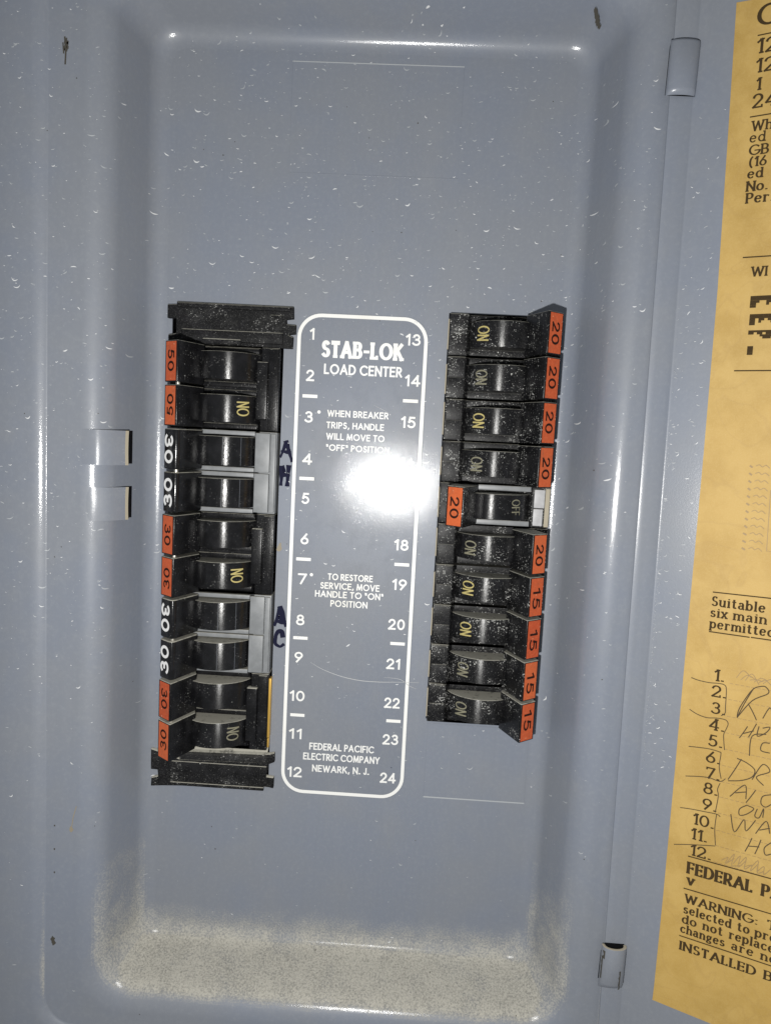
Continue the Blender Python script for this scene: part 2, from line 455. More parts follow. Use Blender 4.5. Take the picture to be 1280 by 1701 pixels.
class Ink:
    """collects pen ribbons; each one sits a hair above the one before"""
    def __init__(self, fn, lift=.10):
        self.mb = MB(fn); self.k = 0; self.lift = lift; self.sub = 0
    def ribbon(self, pts, wx, wy=None, mi=0, ext=True, taper=None):
        wy = wx if wy is None else wy
        pts = [Vector(q) for q in pts]
        if self.sub:
            nn = []
            for a, b in zip(pts, pts[1:]):
                k = max(1, int((b - a).length / self.sub))
                nn += [a + (b - a) * (i / k) for i in range(k)]
            pts = nn + [pts[-1]]
        closed = (pts[0] - pts[-1]).length < 1e-6 and len(pts) > 3
        z = self.lift + .014 * (self.k % 6); self.k += 1
        L, R = [], []
        n = len(pts)
        for i in range(n):
            if closed: a, b = pts[i - 1] if i else pts[-2], pts[(i + 1) % n] if i < n - 1 else pts[1]
            else: a, b = pts[max(0, i - 1)], pts[min(n - 1, i + 1)]
            t = (b - a)
            if t.length < 1e-9: t = Vector((1, 0))
            t.normalize()
            w = .5 * math.sqrt((wx * t.y) ** 2 + (wy * t.x) ** 2)
            w = max(w, .5 * min(wx, wy))
            if taper: w *= taper(i / (n - 1))
            q = pts[i]
            if ext and not closed:
                e = .5 * min(wx, wy)
                if i == 0: q = q - t * e
                if i == n - 1: q = q + t * e
            nn = Vector((-t.y, t.x)) * w
            L.append((q.x + nn.x, q.y + nn.y, z)); R.append((q.x - nn.x, q.y - nn.y, z))
        self.mb.face_grid([R, L], mi)
    def disc(self, x, y, r, mi=0, n=12):
        z = self.lift + .014 * (self.k % 6); self.k += 1
        self.mb.ngon([(x + r * math.cos(6.2832 * i / n), y + r * math.sin(6.2832 * i / n), z) for i in range(n)], mi)
    def text(self, s, x0, y0, H, width=None, wx=.13, wy=None, gap=.24, space=.42, serif=0, mi=0, xs=1.0, M=None, rot=0):
        """lay out s from x0 on baseline y0, cap height H; width stretches it to fit"""
        adv = 0; items = []
        for ch in s:
            if ch == ' ': adv += space; continue
            w, st = G[ch]
            items.append((ch, adv)); adv += w * xs + gap
        adv -= gap
        sx = H if width is None else width / adv
        wy = wx if wy is None else wy
        cr, sr = math.cos(rot), math.sin(rot)
        def P(x, y):
            x, y = x * sx, y * H
            x, y = x * cr - y * sr, x * sr + y * cr
            q = (x0 + x, y0 + y)
            return M(*q) if M else q
        for ch, a in items:
            w, st = G[ch]
            for pl in st:
                self.ribbon([P(a + x * xs, y) for x, y in pl], wx * H, wy * H, mi)
            if serif:
                ends = [(i, e, pl[e], pl[1 if e == 0 else -2]) for i, pl in enumerate(st) for e in (0, -1) if pl[0] != pl[-1]]
                for i, e, q, q2 in ends:
                    dx, dy = abs(q[0] - q2[0]), abs(q[1] - q2[1])
                    near = [r for j, f, r, _ in ends if (j, f) != (i, e) and abs(r[0] - q[0]) + abs(r[1] - q[1]) < .05]
                    if ch in '.,:-(*"i' and ch != 'i': continue
                    if dy > dx * 1.1 and (q[1] in (0, 1, X, -.3)):
                        if near and dx > .02: continue
                        if ch in '2356789SCGO': continue
                        lx = serif * .62
                        if ch in 'bdhlnmrpiku' and q[1] in (1, X):
                            self.ribbon([P(a + q[0] * xs - lx, q[1]), P(a + q[0] * xs, q[1])], wy * H, wy * H, mi)
                        else:
                            self.ribbon([P(a + q[0] * xs - lx, q[1]), P(a + q[0] * xs + lx, q[1])], wy * H, wy * H, mi)
                    elif dx > dy * 2 and not near and ch in 'EFLTZ27' and len(st) > 1 and not (q[0] == 0 and ch in 'EFL'):
                        d = serif * .75 * (-1 if q[1] > .9 else 1)
                        if q[1] not in (0, 1):
                            self.ribbon([P(a + q[0] * xs, q[1] - serif * .4), P(a + q[0] * xs, q[1] + serif * .4)], wx * H * .7, wy * H, mi)
                        else:
                            self.ribbon([P(a + q[0] * xs, q[1]), P(a + q[0] * xs, q[1] + d)], wx * H * .7, wy * H, mi)
        return adv * sx
    def build(self, name, mats, parent, origin=(0, 0, 0)):
        return self.mb.build(name, mats, parent, origin, fix=False, smooth=False)

def smooth_path(pts, k=6):
    out = []
    n = len(pts)
    for i in range(n - 1):
        p0, p1, p2, p3 = Vector(pts[max(0, i - 1)]), Vector(pts[i]), Vector(pts[i + 1]), Vector(pts[min(n - 1, i + 2)])
        for j in range(k):
            t = j / k
            q = .5 * ((2 * p1) + (p2 - p0) * t + (2 * p0 - 5 * p1 + 4 * p2 - p3) * t * t + (3 * p1 - p0 - 3 * p2 + p3) * t ** 3)
            out.append((q.x, q.y))
    out.append(tuple(pts[-1]))
    return out

# ------------------------------------------------------------------ the pressed steel cover
FX0, FX1, FY0, FY1, FR = -131.0, 116.0, -252.5, 305.5, 14.0     # recess floor
AL = math.radians(68)
R1, R2, ZR = 12.0, 18.0, 39.0
S0 = -3.85
def wall_profile():
    pr = []
    for i in range(9):
        a = AL * i / 8
        pr.append((S0 + R1 * math.sin(a), R1 * (1 - math.cos(a))))
    s1, z1 = pr[-1]
    z2 = ZR - R2 * (1 - math.cos(AL))
    s2 = s1 + (z2 - z1) / math.tan(AL)
    pr += [(s1 + (s2 - s1) * i / 4, z1 + (z2 - z1) * i / 4) for i in range(1, 5)]
    s3 = s2 + R2 * math.sin(AL)
    for i in range(1, 13):
        a = AL * (1 - i / 12)
        pr.append((s3 - R2 * math.sin(a), ZR - R2 * (1 - math.cos(a))))
    return pr
PROF = wall_profile()
KX0, KX1, KY0, KY1, KR = -183.6, 158.6, -296.0, 350.0, 20.0      # step round the door opening
def step_profile():
    pr = []; h = 3.0; r = 2.0; R = 13.0; a1 = math.radians(36)
    for i in range(5):
        a = a1 * i / 4; pr.append((-2.0 + r * math.sin(a), r * (1 - math.cos(a))))
    s, z = pr[-1]
    z2 = h - R * (1 - math.cos(a1)); s2 = s + max(.02, z2 - z) / math.tan(a1)
    s3 = s2 + R * math.sin(a1)
    for i in range(11):
        a = a1 * (1 - i / 10); pr.append((s3 - R * math.sin(a), h - R * (1 - math.cos(a))))
    return pr
STEP = step_profile()

def sdf_rr(x, y, x0, x1, y0, y1, r):
    cx, cy = (x0 + x1) / 2, (y0 + y1) / 2
    qx, qy = abs(x - cx) - (x1 - x0) / 2 + r, abs(y - cy) - (y1 - y0) / 2 + r
    return math.hypot(max(qx, 0), max(qy, 0)) + min(max(qx, qy), 0) - r
def interp(pr, s):
    if s <= pr[0][0]: return pr[0][1]
    for (a, za), (b, zb) in zip(pr, pr[1:]):
        if s <= b: return za + (zb - za) * (s - a) / max(1e-9, b - a)
    return pr[-1][1]
def cover_z(x, y):
    return interp(PROF, sdf_rr(x, y, FX0, FX1, FY0, FY1, FR)) + interp(STEP, sdf_rr(x, y, KX0, KX1, KY0, KY1, KR))

def rr_loop(x0, x1, y0, y1, r, d, z, nc=10, ns=14, rk=1.0):
    """rounded rectangle grown by d, point count fixed"""
    x0 -= d; x1 += d; y0 -= d; y1 += d; r = max(.01, r + d * rk)
    out = []
    cs = [(x1 - r, y0 + r, -90), (x1 - r, y1 - r, 0), (x0 + r, y1 - r, 90), (x0 + r, y0 + r, 180)]
    for i, (cx, cy, a0) in enumerate(cs):
        for j in range(nc + 1):
            a = math.radians(a0 + 90 * j / nc)
            out.append((cx + r * math.cos(a), cy + r * math.sin(a), z))
        nx = cs[(i + 1) % 4]
        e = out[-1]; a = math.radians(nx[2]); s = (nx[0] + r * math.cos(a), nx[1] + r * math.sin(a))
        for j in range(1, ns):
            out.append((e[0] + (s[0] - e[0]) * j / ns, e[1] + (s[1] - e[1]) * j / ns, z))
    return out

LO = (-123.8, -54.6, -151.5, 153.3)      # opening for the left column
RO = (44.9, 112.6, -98.6, 155.4)         # opening for the right column

def build_cover():
    root = empty('panel_cover', (0, 0, 0), 'grey enamelled steel breaker panel cover with deep pressed recess around both breaker columns', 'panel cover')
    mb = MB()
    rows = [rr_loop(FX0, FX1, FY0, FY1, FR, s, z, rk=.4 if s > 0 else 1) for s, z in PROF]
    rows += [rr_loop(KX0, KX1, KY0, KY1, KR, s, ZR + z) for s, z in STEP]
    zt = ZR + STEP[-1][1]
    rows.append(rr_loop(-236, 176, -335, 372, 3, -1.5, zt))
    rows.append(rr_loop(-236, 176, -335, 372, 3, 0, zt - 1.5))
    rows.append(rr_loop(-236, 176, -335, 372, 3, 0, -30))
    mb.face_grid(rows, 0, closed=True)
    ob = mb.build('sheet', M['enamel'], root, sharp=50, fix=False)
    # recess floor with its two openings
    bm = bmesh.new()
    def loop(pts):
        vs = [bm.verts.new(W(*q)) for q in pts]
        for i in range(len(vs)): bm.edges.new((vs[i], vs[(i + 1) % len(vs)]))
    loop(rr_loop(FX0, FX1, FY0, FY1, FR, S0, 0))
    for x0, x1, y0, y1 in (LO, RO):
        loop([(x0, y0, 0), (x1, y0, 0), (x1, y1, 0), (x0, y1, 0)])
    bmesh.ops.triangle_fill(bm, use_beauty=True, edges=bm.edges[:])
    for f in bm.faces:
        if f.normal.y > 0: f.normal_flip()
    # sheet thickness round the openings
    for x0, x1, y0, y1 in (LO, RO):
        c = [(x0, y0), (x1, y0), (x1, y1), (x0, y1)]
        for i in range(4):
            a, b = c[i], c[(i + 1) % 4]
            bm.faces.new([bm.verts.new(W(*q)) for q in ((*a, 0), (*b, 0), (*b, -1.4), (*a, -1.4))])
    me = bpy.data.meshes.new('recess_floor'); bm.to_mesh(me); bm.free()
    me.materials.append(M['enamel'])
    fo = bpy.data.objects.new('recess_floor', me); COL.objects.link(fo); fo.parent = root
    # dark inside of the box behind the openings
    b = MB()
    for i, (x0, x1, y0, y1) in enumerate((LO, RO)):
        b.face_grid([[(x0 - 4, y0 - 4, -22), (x1 + 4, y0 - 4, -22)], [(x0 - 4, y1 + 4, -22), (x1 + 4, y1 + 4, -22)]])
        c = [(x0 - 4, y0 - 4), (x1 + 4, y0 - 4), (x1 + 4, y1 + 4), (x0 - 4, y1 + 4), (x0 - 4, y0 - 4)]
        b.face_grid([[(x, y, -22) for x, y in c], [(x, y, -1.6) for x, y in c]])
    b.build('box_interior', M['dark'], root, fix=False, smooth=False)
    return root

cover = build_cover()

# ---- printed plate between the columns
BX0, BX1, BY0, BY1 = -45.4, 31.9, -152.7, 150.5
def flat(z):
    return lambda x, y, h: (x, y, z + h)
mb = MB()
lo = rr_loop(BX0, BX1, BY0, BY1, 13.5, 1.6, .10)
mb.ngon(lo)
plate = mb.build('label_plate', M['plate'], cover, fix=False, smooth=False)
ink = Ink(flat(.10), .10)
border = [(q[0], q[1]) for q in rr_loop(BX0, BX1, BY0, BY1, 13.5, 0, 0)]
ink.ribbon(border + border[:1], 2.15)
SANS = [
 ('LOAD CENTER', -28.9, 17.9, 118.6, 5.2), ('WHEN BREAKER', -25.9, 11.1, 91.8, 3.4), ('TRIPS, HANDLE', -26.2, 8.7, 84.6, 3.4),
 ('WILL MOVE TO', -26.0, 9.3, 77.7, 3.4), ('"OFF" POSITION.', -25.9, 14.2, 70.8, 3.3),
 ('TO RESTORE', -21.3, 6.4, -10.2, 3.5), ('SERVICE, MOVE', -25.8, 10.9, -16.0, 3.5), ('HANDLE TO "ON"', -28.9, 13.6, -21.4, 3.5),
 ('POSITION', -18.9, 3.8, -27.2, 3.5), ('FEDERAL PACIFIC', -28.5, 12.5, -121.7, 3.9), ('ELECTRIC COMPANY', -32.2, 16.5, -128.6, 3.9),
 ('NEWARK, N. J.', -26.1, 10.1, -136.4, 3.9)]
for s, a, b, y, h in SANS:
    ink.text(s, a, y - h / 2, h, b - a, wx=.21 if h > 5 else .20, gap=.34, space=.40)
ink.text('STAB-LOK', -30.4, 126.3, 8.6, 48.0, wx=.27, wy=.20, gap=.36, serif=.13, xs=.9)
NUM = [('1', -38.3, -36.6, 139.2), ('2', -39.6, -35.8, 114.2), ('3', -39.6, -35.6, 88.9), ('4', -39.9, -35.1, 62.9), ('5', -39.5, -35.8, 38.4), ('6', -39.2, -35.2, 12.9),
 ('7', -39.9, -35.4, -12.6), ('8', -40.0, -35.8, -39.1), ('9', -40.2, -35.9, -63.4), ('10', -42.2, -33.8, -88.9), ('11', -41.7, -34.6, -114.1), ('12', -41.9, -33.6, -139.8),
 ('13', 20.2, 28.1, 138.4), ('14', 21.0, 29.2, 113.9), ('15', 19.9, 27.7, 88.6), ('16', 20.4, 27.5, 63.3), ('17', 19.9, 27.3, 37.8), ('18', 19.7, 27.4, 12.4), ('19', 19.7, 27.7, -12.8),
 ('20', 18.5, 27.8, -38.4), ('21', 18.6, 26.2, -64.1), ('22', 18.5, 27.3, -89.7), ('23', 18.7, 27.6, -114.0), ('24', 18.3, 27.3, -139.8)]
for s, a, b, y in NUM:
    ink.text(s, a, y - 2.9, 5.8, b - a, wx=.20, gap=.32)
for k, Y in enumerate((101.6, 50.8, 0, -50.8, -101.6)):
    for xc in (-37.4, 24.4):
        ink.ribbon([(xc - 3.6, Y), (xc + 3.6, Y)], 2.0)
ink.disc(-31.4, 92.2, 1.05); ink.disc(-32.0, -9.6, 1.05)
pr = ink.build('printing', M['white'], plate)
# scratch across the plate
def scratch(pts, w, tap=True):
    sc = Ink(flat(.32), .05)
    sc.ribbon(smooth_path(pts) if len(pts) > 2 else pts, w, taper=(lambda u: .35 + .8 * math.sin(3.1 * u)) if tap else None)
    sc.build('scratch', M['scratch'], cover)
scratch([(-30.2, -66.3), (-22, -70.5), (-10, -74.3), (2, -76.2), (14, -76.4), (25, -75.8), (39, -75.2)], .42)
scratch([(17, -73.2), (27, -73.8), (33, -77.6), (38, -79.4)], .3)
scratch([(2, 98), (7, 95.8), (13, 93)], .16)

# marker letters
mk = Ink(flat(0), .09)
def mpath(pts, w=1.7):
    mk.ribbon(smooth_path(pts, 4), w * 1.4, w * 1.2, taper=lambda u: .8 + .28 * math.sin(u * 5 + w * 9))
    j = lambda: random.uniform(-.32, .32)
    mk.ribbon(smooth_path([(x + j(), y + j()) for x, y in pts], 4), w * 1.0, taper=lambda u: .75 + .35 * math.cos(u * 7 + w))
mpath([(-54.0, 64.0), (-51.6, 70.6), (-50.9, 72.4)], 1.9); mpath([(-50.9, 72.4), (-49.4, 68), (-47.2, 61.8)], 2.2); mpath([(-53.0, 66.8), (-48.8, 66.4)], 1.9)
mpath([(-53.2, 56.6), (-53.4, 46.8)], 2.2); mpath([(-48.9, 57.2), (-49.4, 46.6)], 2.3); mpath([(-53.2, 52.0), (-49.2, 52.4)], 2.2); mpath([(-52.0, 57.6), (-51.2, 53.6)], 1.2)
mk.build('marker_letters', M['marker'], cover); mk = Ink(flat(0), .09)
mpath([(-53.9, -42.6), (-51.2, -34.2), (-50.9, -32.6)], 2.6); mpath([(-50.9, -32.6), (-49.4, -37), (-47.4, -42.6)], 2.8); mpath([(-52.8, -40.9), (-48.4, -41.2)], 2.6); mpath([(-51.4, -36.6), (-50.4, -38.4)], 2.4)
mpath([(-48.8, -50.0), (-49.6, -47.4), (-51.8, -47.6), (-53.4, -51.2), (-53.0, -55.4), (-50.6, -57.4), (-48.6, -56.2)], 2.2)
mk.build('marker_letters', M['marker'], cover)

# knockout outlines
def knockout(x0, x1, y0, y1, bright):
    kb = MB()
    def bar(a, b, c, d, h, mi): kb.box(a, b, c, d, -.2, h, mi, .06)
    e = .28
    bar(x0, x1, y1 - e, y1 + e, .28, 0 if bright == 't' else 1)
    bar(x0, x1, y0 - e * 1.5, y0 + e * 1.5, .45 if bright == 'b' else .14, 0 if bright == 'b' else 1)
    bar(x0 - .12, x0 + .12, y0 + .5, y1 - .5, .10, 1); bar(x1 - .12, x1 + .12, y0 + .5, y1 - .5, .10, 1)
    kb.build('knockout_outline', [M['fleckd'], M['enamel']], cover)
knockout(-55.3, 45.5, 233, 296.2, 't')
knockout(46.2, 111.0, -150.8, -101.8, 'b')

# latch tabs pressed out of the left wall
def latch(y0, y1, dz, xs):
    tb = MB()
    mid = [(-163.4, 38.9), (-157.5, 38.9 + dz * .4), (-152.6, 37.9 + dz), (-147, 33.6 + dz), (-140.2 + xs, 24.6 + dz)]
    mid = smooth_path(mid, 4)
    top = []; bot = []
    for i, q in enumerate(mid):
        a = Vector(mid[max(0, i - 1)]); b = Vector(mid[min(len(mid) - 1, i + 1)]); t = (b - a).normalized()
        top.append((q[0], q[1])); bot.append((q[0] + t.y * 1.3, q[1] - t.x * 1.3))
    ny = 6
    rows = []
    def bow(j): return .7 * (1 - (2 * j / ny - 1) ** 2)
    rows = [[(x, y0 + (y1 - y0) * j / ny, z + bow(j) * i / len(top)) for i, (x, z) in enumerate(top)] for j in range(ny + 1)]
    tb.face_grid([r[:-1] for r in rows], 0); tb.face_grid([r[-2:] for r in rows], 1)
    rowsb = [[(x, y0 + (y1 - y0) * j / ny, z + bow(j) * i / len(top)) for i, (x, z) in enumerate(bot)] for j in range(ny + 1)]
    tb.face_grid(rowsb, 0, flip=True)
    tb.face_grid([[r[-1] for r in rows], [r[-1] for r in rowsb]], 1)
    tb.face_grid([rows[0], rowsb[0]], 0); tb.face_grid([rows[-1], rowsb[-1]], 0)
    tab = tb.build('latch_tab', [M['door'], M['tan']], cover, fix=True, sharp=50)
    sb = MB()
    sx = [-146.3 + 4.9 * i / 8 for i in range(9)]
    sb.face_grid([[(x, y, cover_z(x, 0) + .35) for x in sx] for y in (y0 + .6, y1 + .1)])
    sb.build('latch_slot_shade', M['dark'], tab, fix=False)  # no real hole: black sheet on the wall paints its shade
latch(54.7, 75.0, 0, 0)
latch(22.0, 41.6, -2.0, -.4)

# hinge knuckles: the sheet curled over the pin
def knuckle(xc, y0, y1, w, h, zb, skew, open_top):
    kb = MB()
    n = 14
    def ring(y, r_out, d):
        xo = xc + skew * (y - (y0 + y1) / 2)
        return [(xo - (w / 2 - d) * math.cos(math.pi * i / n), y, zb + (h - d) * math.sin(math.pi * i / n) ** .8) for i in range(n + 1)]
    if open_top:
        ys = [y0, y0 + 1.5, y0 + 5, y1 - .4, y1]
        sc_ = [0.25, .6, 1, 1, .97]
    else:
        ys = [y0, y0 + 1.2, y0 + 3, y1 - 2, y1 - .6, y1]
        sc_ = [.55, .92, 1, 1, .8, .35]
    def sc_ring(y, k, d):
        return [(x, yy, zb - .6 + (z - zb + .6) * k) for x, yy, z in ring(y, 0, d)]
    kb.face_grid([sc_ring(y, k, 0) for y, k in zip(ys, sc_)], 0, flip=True)
    if open_top:
        kb.face_grid([sc_ring(y1, .97, 0), sc_ring(y1 + .25, .93, .7), sc_ring(y1, .97, 1.7)], 1, flip=True)
        kb.face_grid([sc_ring(y1, .97, 1.7), sc_ring(y1 - 8, 1, 1.7)], 2)  # inside of the curl coloured dark in place of its shade
    if open_top:
        for q0, q1, ya, yb in ((.62, .68, y0 + 2.5, y1 - 13), (.05, .13, y0 + 7, y1 - 6), (.10, .2, y1 - 7, y1 - 2), (.9, .95, y0 + 4, y1 - 3)):
            def sp(y, q):
                xo = xc + skew * (y - (y0 + y1) / 2)
                return (xo - (w / 2 + .08) * math.cos(math.pi * q), y, zb + (h + .08) * math.sin(math.pi * q) ** .8 + .05)
            kb.face_grid([[sp(y, q0 + (q1 - q0) * (.5 + .5 * math.sin(y * 1.7)) * .5), sp(y, q1)] for y in [ya + (yb - ya) * i / 8 for i in range(9)]], 2)
    ob = kb.build('hinge_knuckle', [M['door'], M['tan'], M['chip']], cover, fix=False, sharp=60)
    sb = MB()
    xo = lambda y: xc + skew * (y - (y0 + y1) / 2)
    pad = .9
    zz = zb - .05
    if open_top:
        sb.face_grid([[(xo(y1) - w / 2 + 1.5, y1 + .8, zz), (xo(y1) + w / 2 - 1.2, y1 + .8, zz)], [(xo(y1) - w / 2 + 1.5, y1 - 6, zz), (xo(y1) + w / 2 - 1.2, y1 - 6, zz)]])
        sb.face_grid([[(xo(y0 + 6) - w / 2 - .5, y0 + 5, zz), (xo(y0 + 6) - w / 2 + .6, y0 + 5, zz)], [(xo(y1) - w / 2 - .3, y1 - 4, zz), (xo(y1) - w / 2 + .6, y1 - 4, zz)]])
    else:
        pl = round_poly([(-w / 2 - .25, y0 + .4), (w / 2 + 1.5, y0 + .2), (w / 2 + 1.5, y1 + 1.0), (-w / 2 - .25, y1 + .9)], [.2, .2, 3.2, 4.5])
        sb.ngon([(xo(y) + x, y, zz) for x, y in pl])
    sb.build('hinge_slit_shade', M['dark'], ob, fix=False, smooth=False)  # flat black sheet painting the shade of the slits round the curl
knuckle(157.7, 264.7, 292.6, 15.3, 4.4, 43.3, .02, False)
knuckle(161.8, -239.7, -212.8, 14.3, 5.6, 43.3, .01, True)

# chips, smudges and stains in the enamel
cz = lambda x, y, h: (x, y, cover_z(x, y) + h)
def blob(st, x, y, r, asp=1, mi=0, n=14, jag=.45):
    z = st.lift + .014 * (st.k % 6); st.k += 1
    st.mb.ngon([(x + r * (1 + jag * (random.random() - .5)) * math.cos(6.2832 * i / n), y + asp * r * (1 + jag * (random.random() - .5)) * math.sin(6.2832 * i / n), z) for i in range(n)], mi)
def mark(name, mat, spots, strokes=()):
    st = Ink(cz, .10)
    for x, y, r in spots: blob(st, x, y, r, 1.5, 0, jag=.7)
    for pts, w in strokes: st.ribbon(pts, w)
    st.build(name, mat, cover)
mark('enamel_chip', M['chip'], [(-172.6 + random.gauss(0, 1.0), 281.5 + random.gauss(0, 2.4), .35 + random.random() * .6) for k in range(14)],
     [([(-173.0, 286), (-172.4, 279), (-172.7, 272.5)], .9), ([(-174.0, 283), (-173.6, 278)], .7), ([(-171.1, 284), (-171.6, 280)], .6)])
mark('enamel_chip', M['chip'], [(113.6 + 4.6 * k / 8, 317.0 - 6.0 * k / 8, .35 + .6 * math.sin(3 * k / 8) * random.random()) for k in range(9)])
mark('enamel_chip', M['chip'], [(-177.5, -238.6, 1.3), (-177.0, -241, 1.2)])
mark('stain', M['stain'], [(-166.5, -167, 1.2)], [([(-166.4, -167), (-165.3, -159), (-163.4, -152)], .5)])
mark('stain', M['stain'], [(-53.0, 6.0, 1.5), (-52.5, 8.2, .9)])
st = Ink(cz, .10)
for k in range(52):
    blob(st, random.uniform(-205, 146), random.uniform(-285, 300), random.uniform(.2, .42))
for y in (-165, -180, -195): blob(st, -176.7, y, .45, 1.4)
o_ = st.build('dark_specks', M['chip'], cover)
o_['kind'] = 'stuff'

# pale curled flecks over the enamel: spatter craters, their flash glint painted pale
fk = Ink(lambda x, y, h: (x, y, cover_z(x, y) + h), .12)
def inside(x, y, R, pad=0): return R[0] - pad < x < R[1] + pad and R[2] - pad < y < R[3] + pad
def fleck(ink, x, y, w, ang, sag, th, mi):
    n = 6; c, s = math.cos(ang), math.sin(ang)
    pts = []
    skew = random.uniform(-.5, .5)
    for i in range(n + 1):
        u = i / n * 2 - 1
        px, py = u * w / 2, sag * w * (u * u - .5) + skew * sag * w * u ** 3
        pts.append((x + px * c - py * s, y + px * s + py * c))
    ink.ribbon(pts, th, th, mi, ext=False, taper=lambda q: max(.08, math.sin(math.pi * min(1, max(0, q))) ** .7))
cnt = 0
while cnt < 2150:
    x, y = random.uniform(-214, 149), random.uniform(-294, 318)
    d = 1.0 if y > 40 else max(.10, 1 - (40 - y) / 210)
    if random.random() > d: continue
    if inside(x, y, LO, 3) or inside(x, y, RO, 2): continue
    s = sdf_rr(x, y, FX0, FX1, FY0, FY1, FR)
    if y < -235 and 0 < s < 30: continue
    if s > 0 and min(abs(x - FX0), abs(x - FX1)) < 30 and (y > 285 or y < -225) : continue
    on_wall = 1 < s < 19
    if on_wall and x < 0 and random.random() < .72: continue
    if inside(x, y, (BX0, BX1, BY0, BY1)) and random.random() < .55: continue
    w = min(4.2, .32 + random.expovariate(1 / .72))
    ang = random.gauss(0, .30)
    if on_wall and x > 0: ang = random.gauss(.6, .35)
    sag = random.choice((1, 1, 1, 1, 1, .3, -.4)) * random.uniform(.14, .36)
    fleck(fk, x, y, w, ang, sag, .22 + .15 * min(w, 3.2) * random.uniform(.6, 1.3), 0 if random.random() < .12 + .12 * w else 1)
    cnt += 1
fo = fk.build('spatter_glints', [M['fleckb'], M['fleckd']], cover)
fo['kind'] = 'stuff'

# ------------------------------------------------------------------ breakers (local: u across from the label side, v up, z out)
WU = 67.0; UC = 33.5
RD, ZD = 23.0, -6.0
def body_profile():
    return round_poly([(0, -16), (0, 5.2), (10.8, 5.0), (13.0, .6), (54.0, .6), (56.2, 5.0), (67, 5.2), (67, -16)], [.3, .6, .6, .5, .5, .6, .6, .3])
def drum_profile():
    a = math.radians(73)
    pts = [(UC + RD * math.sin(-a + 2 * a * i / 28), ZD + RD * math.cos(-a + 2 * a * i / 28)) for i in range(29)]
    return [(pts[-1][0], -8), (pts[0][0], -8)][::-1][:0] + [(UC + 20, -8)] + pts[::-1] + [(UC - 20, -8)]
HP = [(44.6, 10.5), (54.0, 32.0), (63.8, 24.2), (58.0, 3.0), (48, 1)]
def handle_profile(r, off):
    pr = [(WU - x, z) for x, z in HP] if off else HP
    return round_poly(pr, [.3, r, r, .4, .3], 5)
def tip_frame(off):
    a, b = Vector(HP[1]), Vector(HP[2])
    if off: a, b = Vector((WU - a.x, a.y)), Vector((WU - b.x, b.y))
    t = (b - a).normalized(); n = Vector((-t.y, t.x))
    if n.y < 0: n = -n
    return a, b, t, n

def breaker_side(sx):
    """sx=+1 right column, -1 left column (turned half round)"""
    return (lambda u, v, z: (u, v, z)) if sx > 0 else (lambda u, v, z: (-u, -v, z))

def rating_tag(parent, fn, v0, rating, style, off, flip, hw):
    """orange tag (or bare white digits) on the handle tip. reads down the panel, or up when flip"""
    a, b, t, n = tip_frame(off)
    L = (b - a).length
    def tipmap(p, q, h):          # p along v, q along tip from inner to outer edge
        P = a + t * q + n * h
        return fn(P.x, v0 + p, P.y)
    tg = Ink(tipmap, .06)
    if style == 'orange':
        q0, q1 = 1.3, L - 1.1
        tg.mb.ngon([(-hw + .7, q0, .06), (hw - .7, q0, .06), (hw - .7, q1, .06), (-hw + .7, q1, .06)], 0)
    tg.lift = .12
    sgn = fn(0, 1, 0)[1]          # +1: local v is up the panel
    # reading direction in local v: down the panel = -sgn
    rd = -sgn if not flip else sgn
    # top of digits: to the right of the reading direction turned; reading down -> tops to panel right
    right = fn(1, 0, 0)[0]        # +1: local u is panel right
    inc = t.x > 0                 # q grows with u
    qx = (1 if inc else -1) * right     # panel-x sign of growing q
    top = (1 if rd * sgn < 0 else -1) * qx
    big = style == 'white'
    H = 5.4 if not big else 6.8
    wid = 11.4 if not big else 15.2
    qc = (L / 2) + (.1 if not big else .5)
    shift = random.uniform(-1.6, 1.2) if not big else random.uniform(-.6, .6)
    mi = 1
    def Mm(x, y): return ((x - wid / 2) * rd + shift, qc + top * (y - H / 2))
    if big: tg.text(rating, 0, 0, H, wid, wx=.26, gap=.36, mi=mi, M=Mm, xs=1.1)
    else: tg.text(rating, 0, 0, H, wid, wx=.25, wy=.19, gap=.38, mi=mi, M=Mm, xs=1.2)
    return tg.build('rating_tag', [M['orange'], M['tagwhite'] if big else M['ink']], parent)

def lettering(parent, fn, v0, word, uc, down, mat):
    """gilt word printed across the drum"""
    def dm(p, q, h):       # q along the arc
        a = (q) / RD
        return fn(UC + (RD + h) * math.sin(a), v0 + p, ZD + (RD + h) * math.cos(a))
    it = Ink(dm, .07); it.sub = .8
    sgn = fn(0, 1, 0)[1]; right = fn(1, 0, 0)[0]
    rd = (-sgn if down else sgn)
    top = (1 if rd * sgn < 0 else -1) * right
    H = 7.3; wid = 7.8 if word == 'ON' else 9.0
    if word == 'OFF': H = 5.6
    qc = math.asin((uc - UC) / RD) * RD
    jx, jy = random.uniform(-.5, .5), random.uniform(-.5, .5)
    it.text(word, 0, 0, H, wid, wx=.12, wy=.085, gap=.26, mi=0, xs=.8, M=lambda x, y: ((x - wid / 2) * rd + jx, qc + top * (y - H / 2) + jy), rot=random.uniform(-.05, .05))
    return it.build('on_lettering' if word == 'ON' else 'off_lettering', mat, parent)

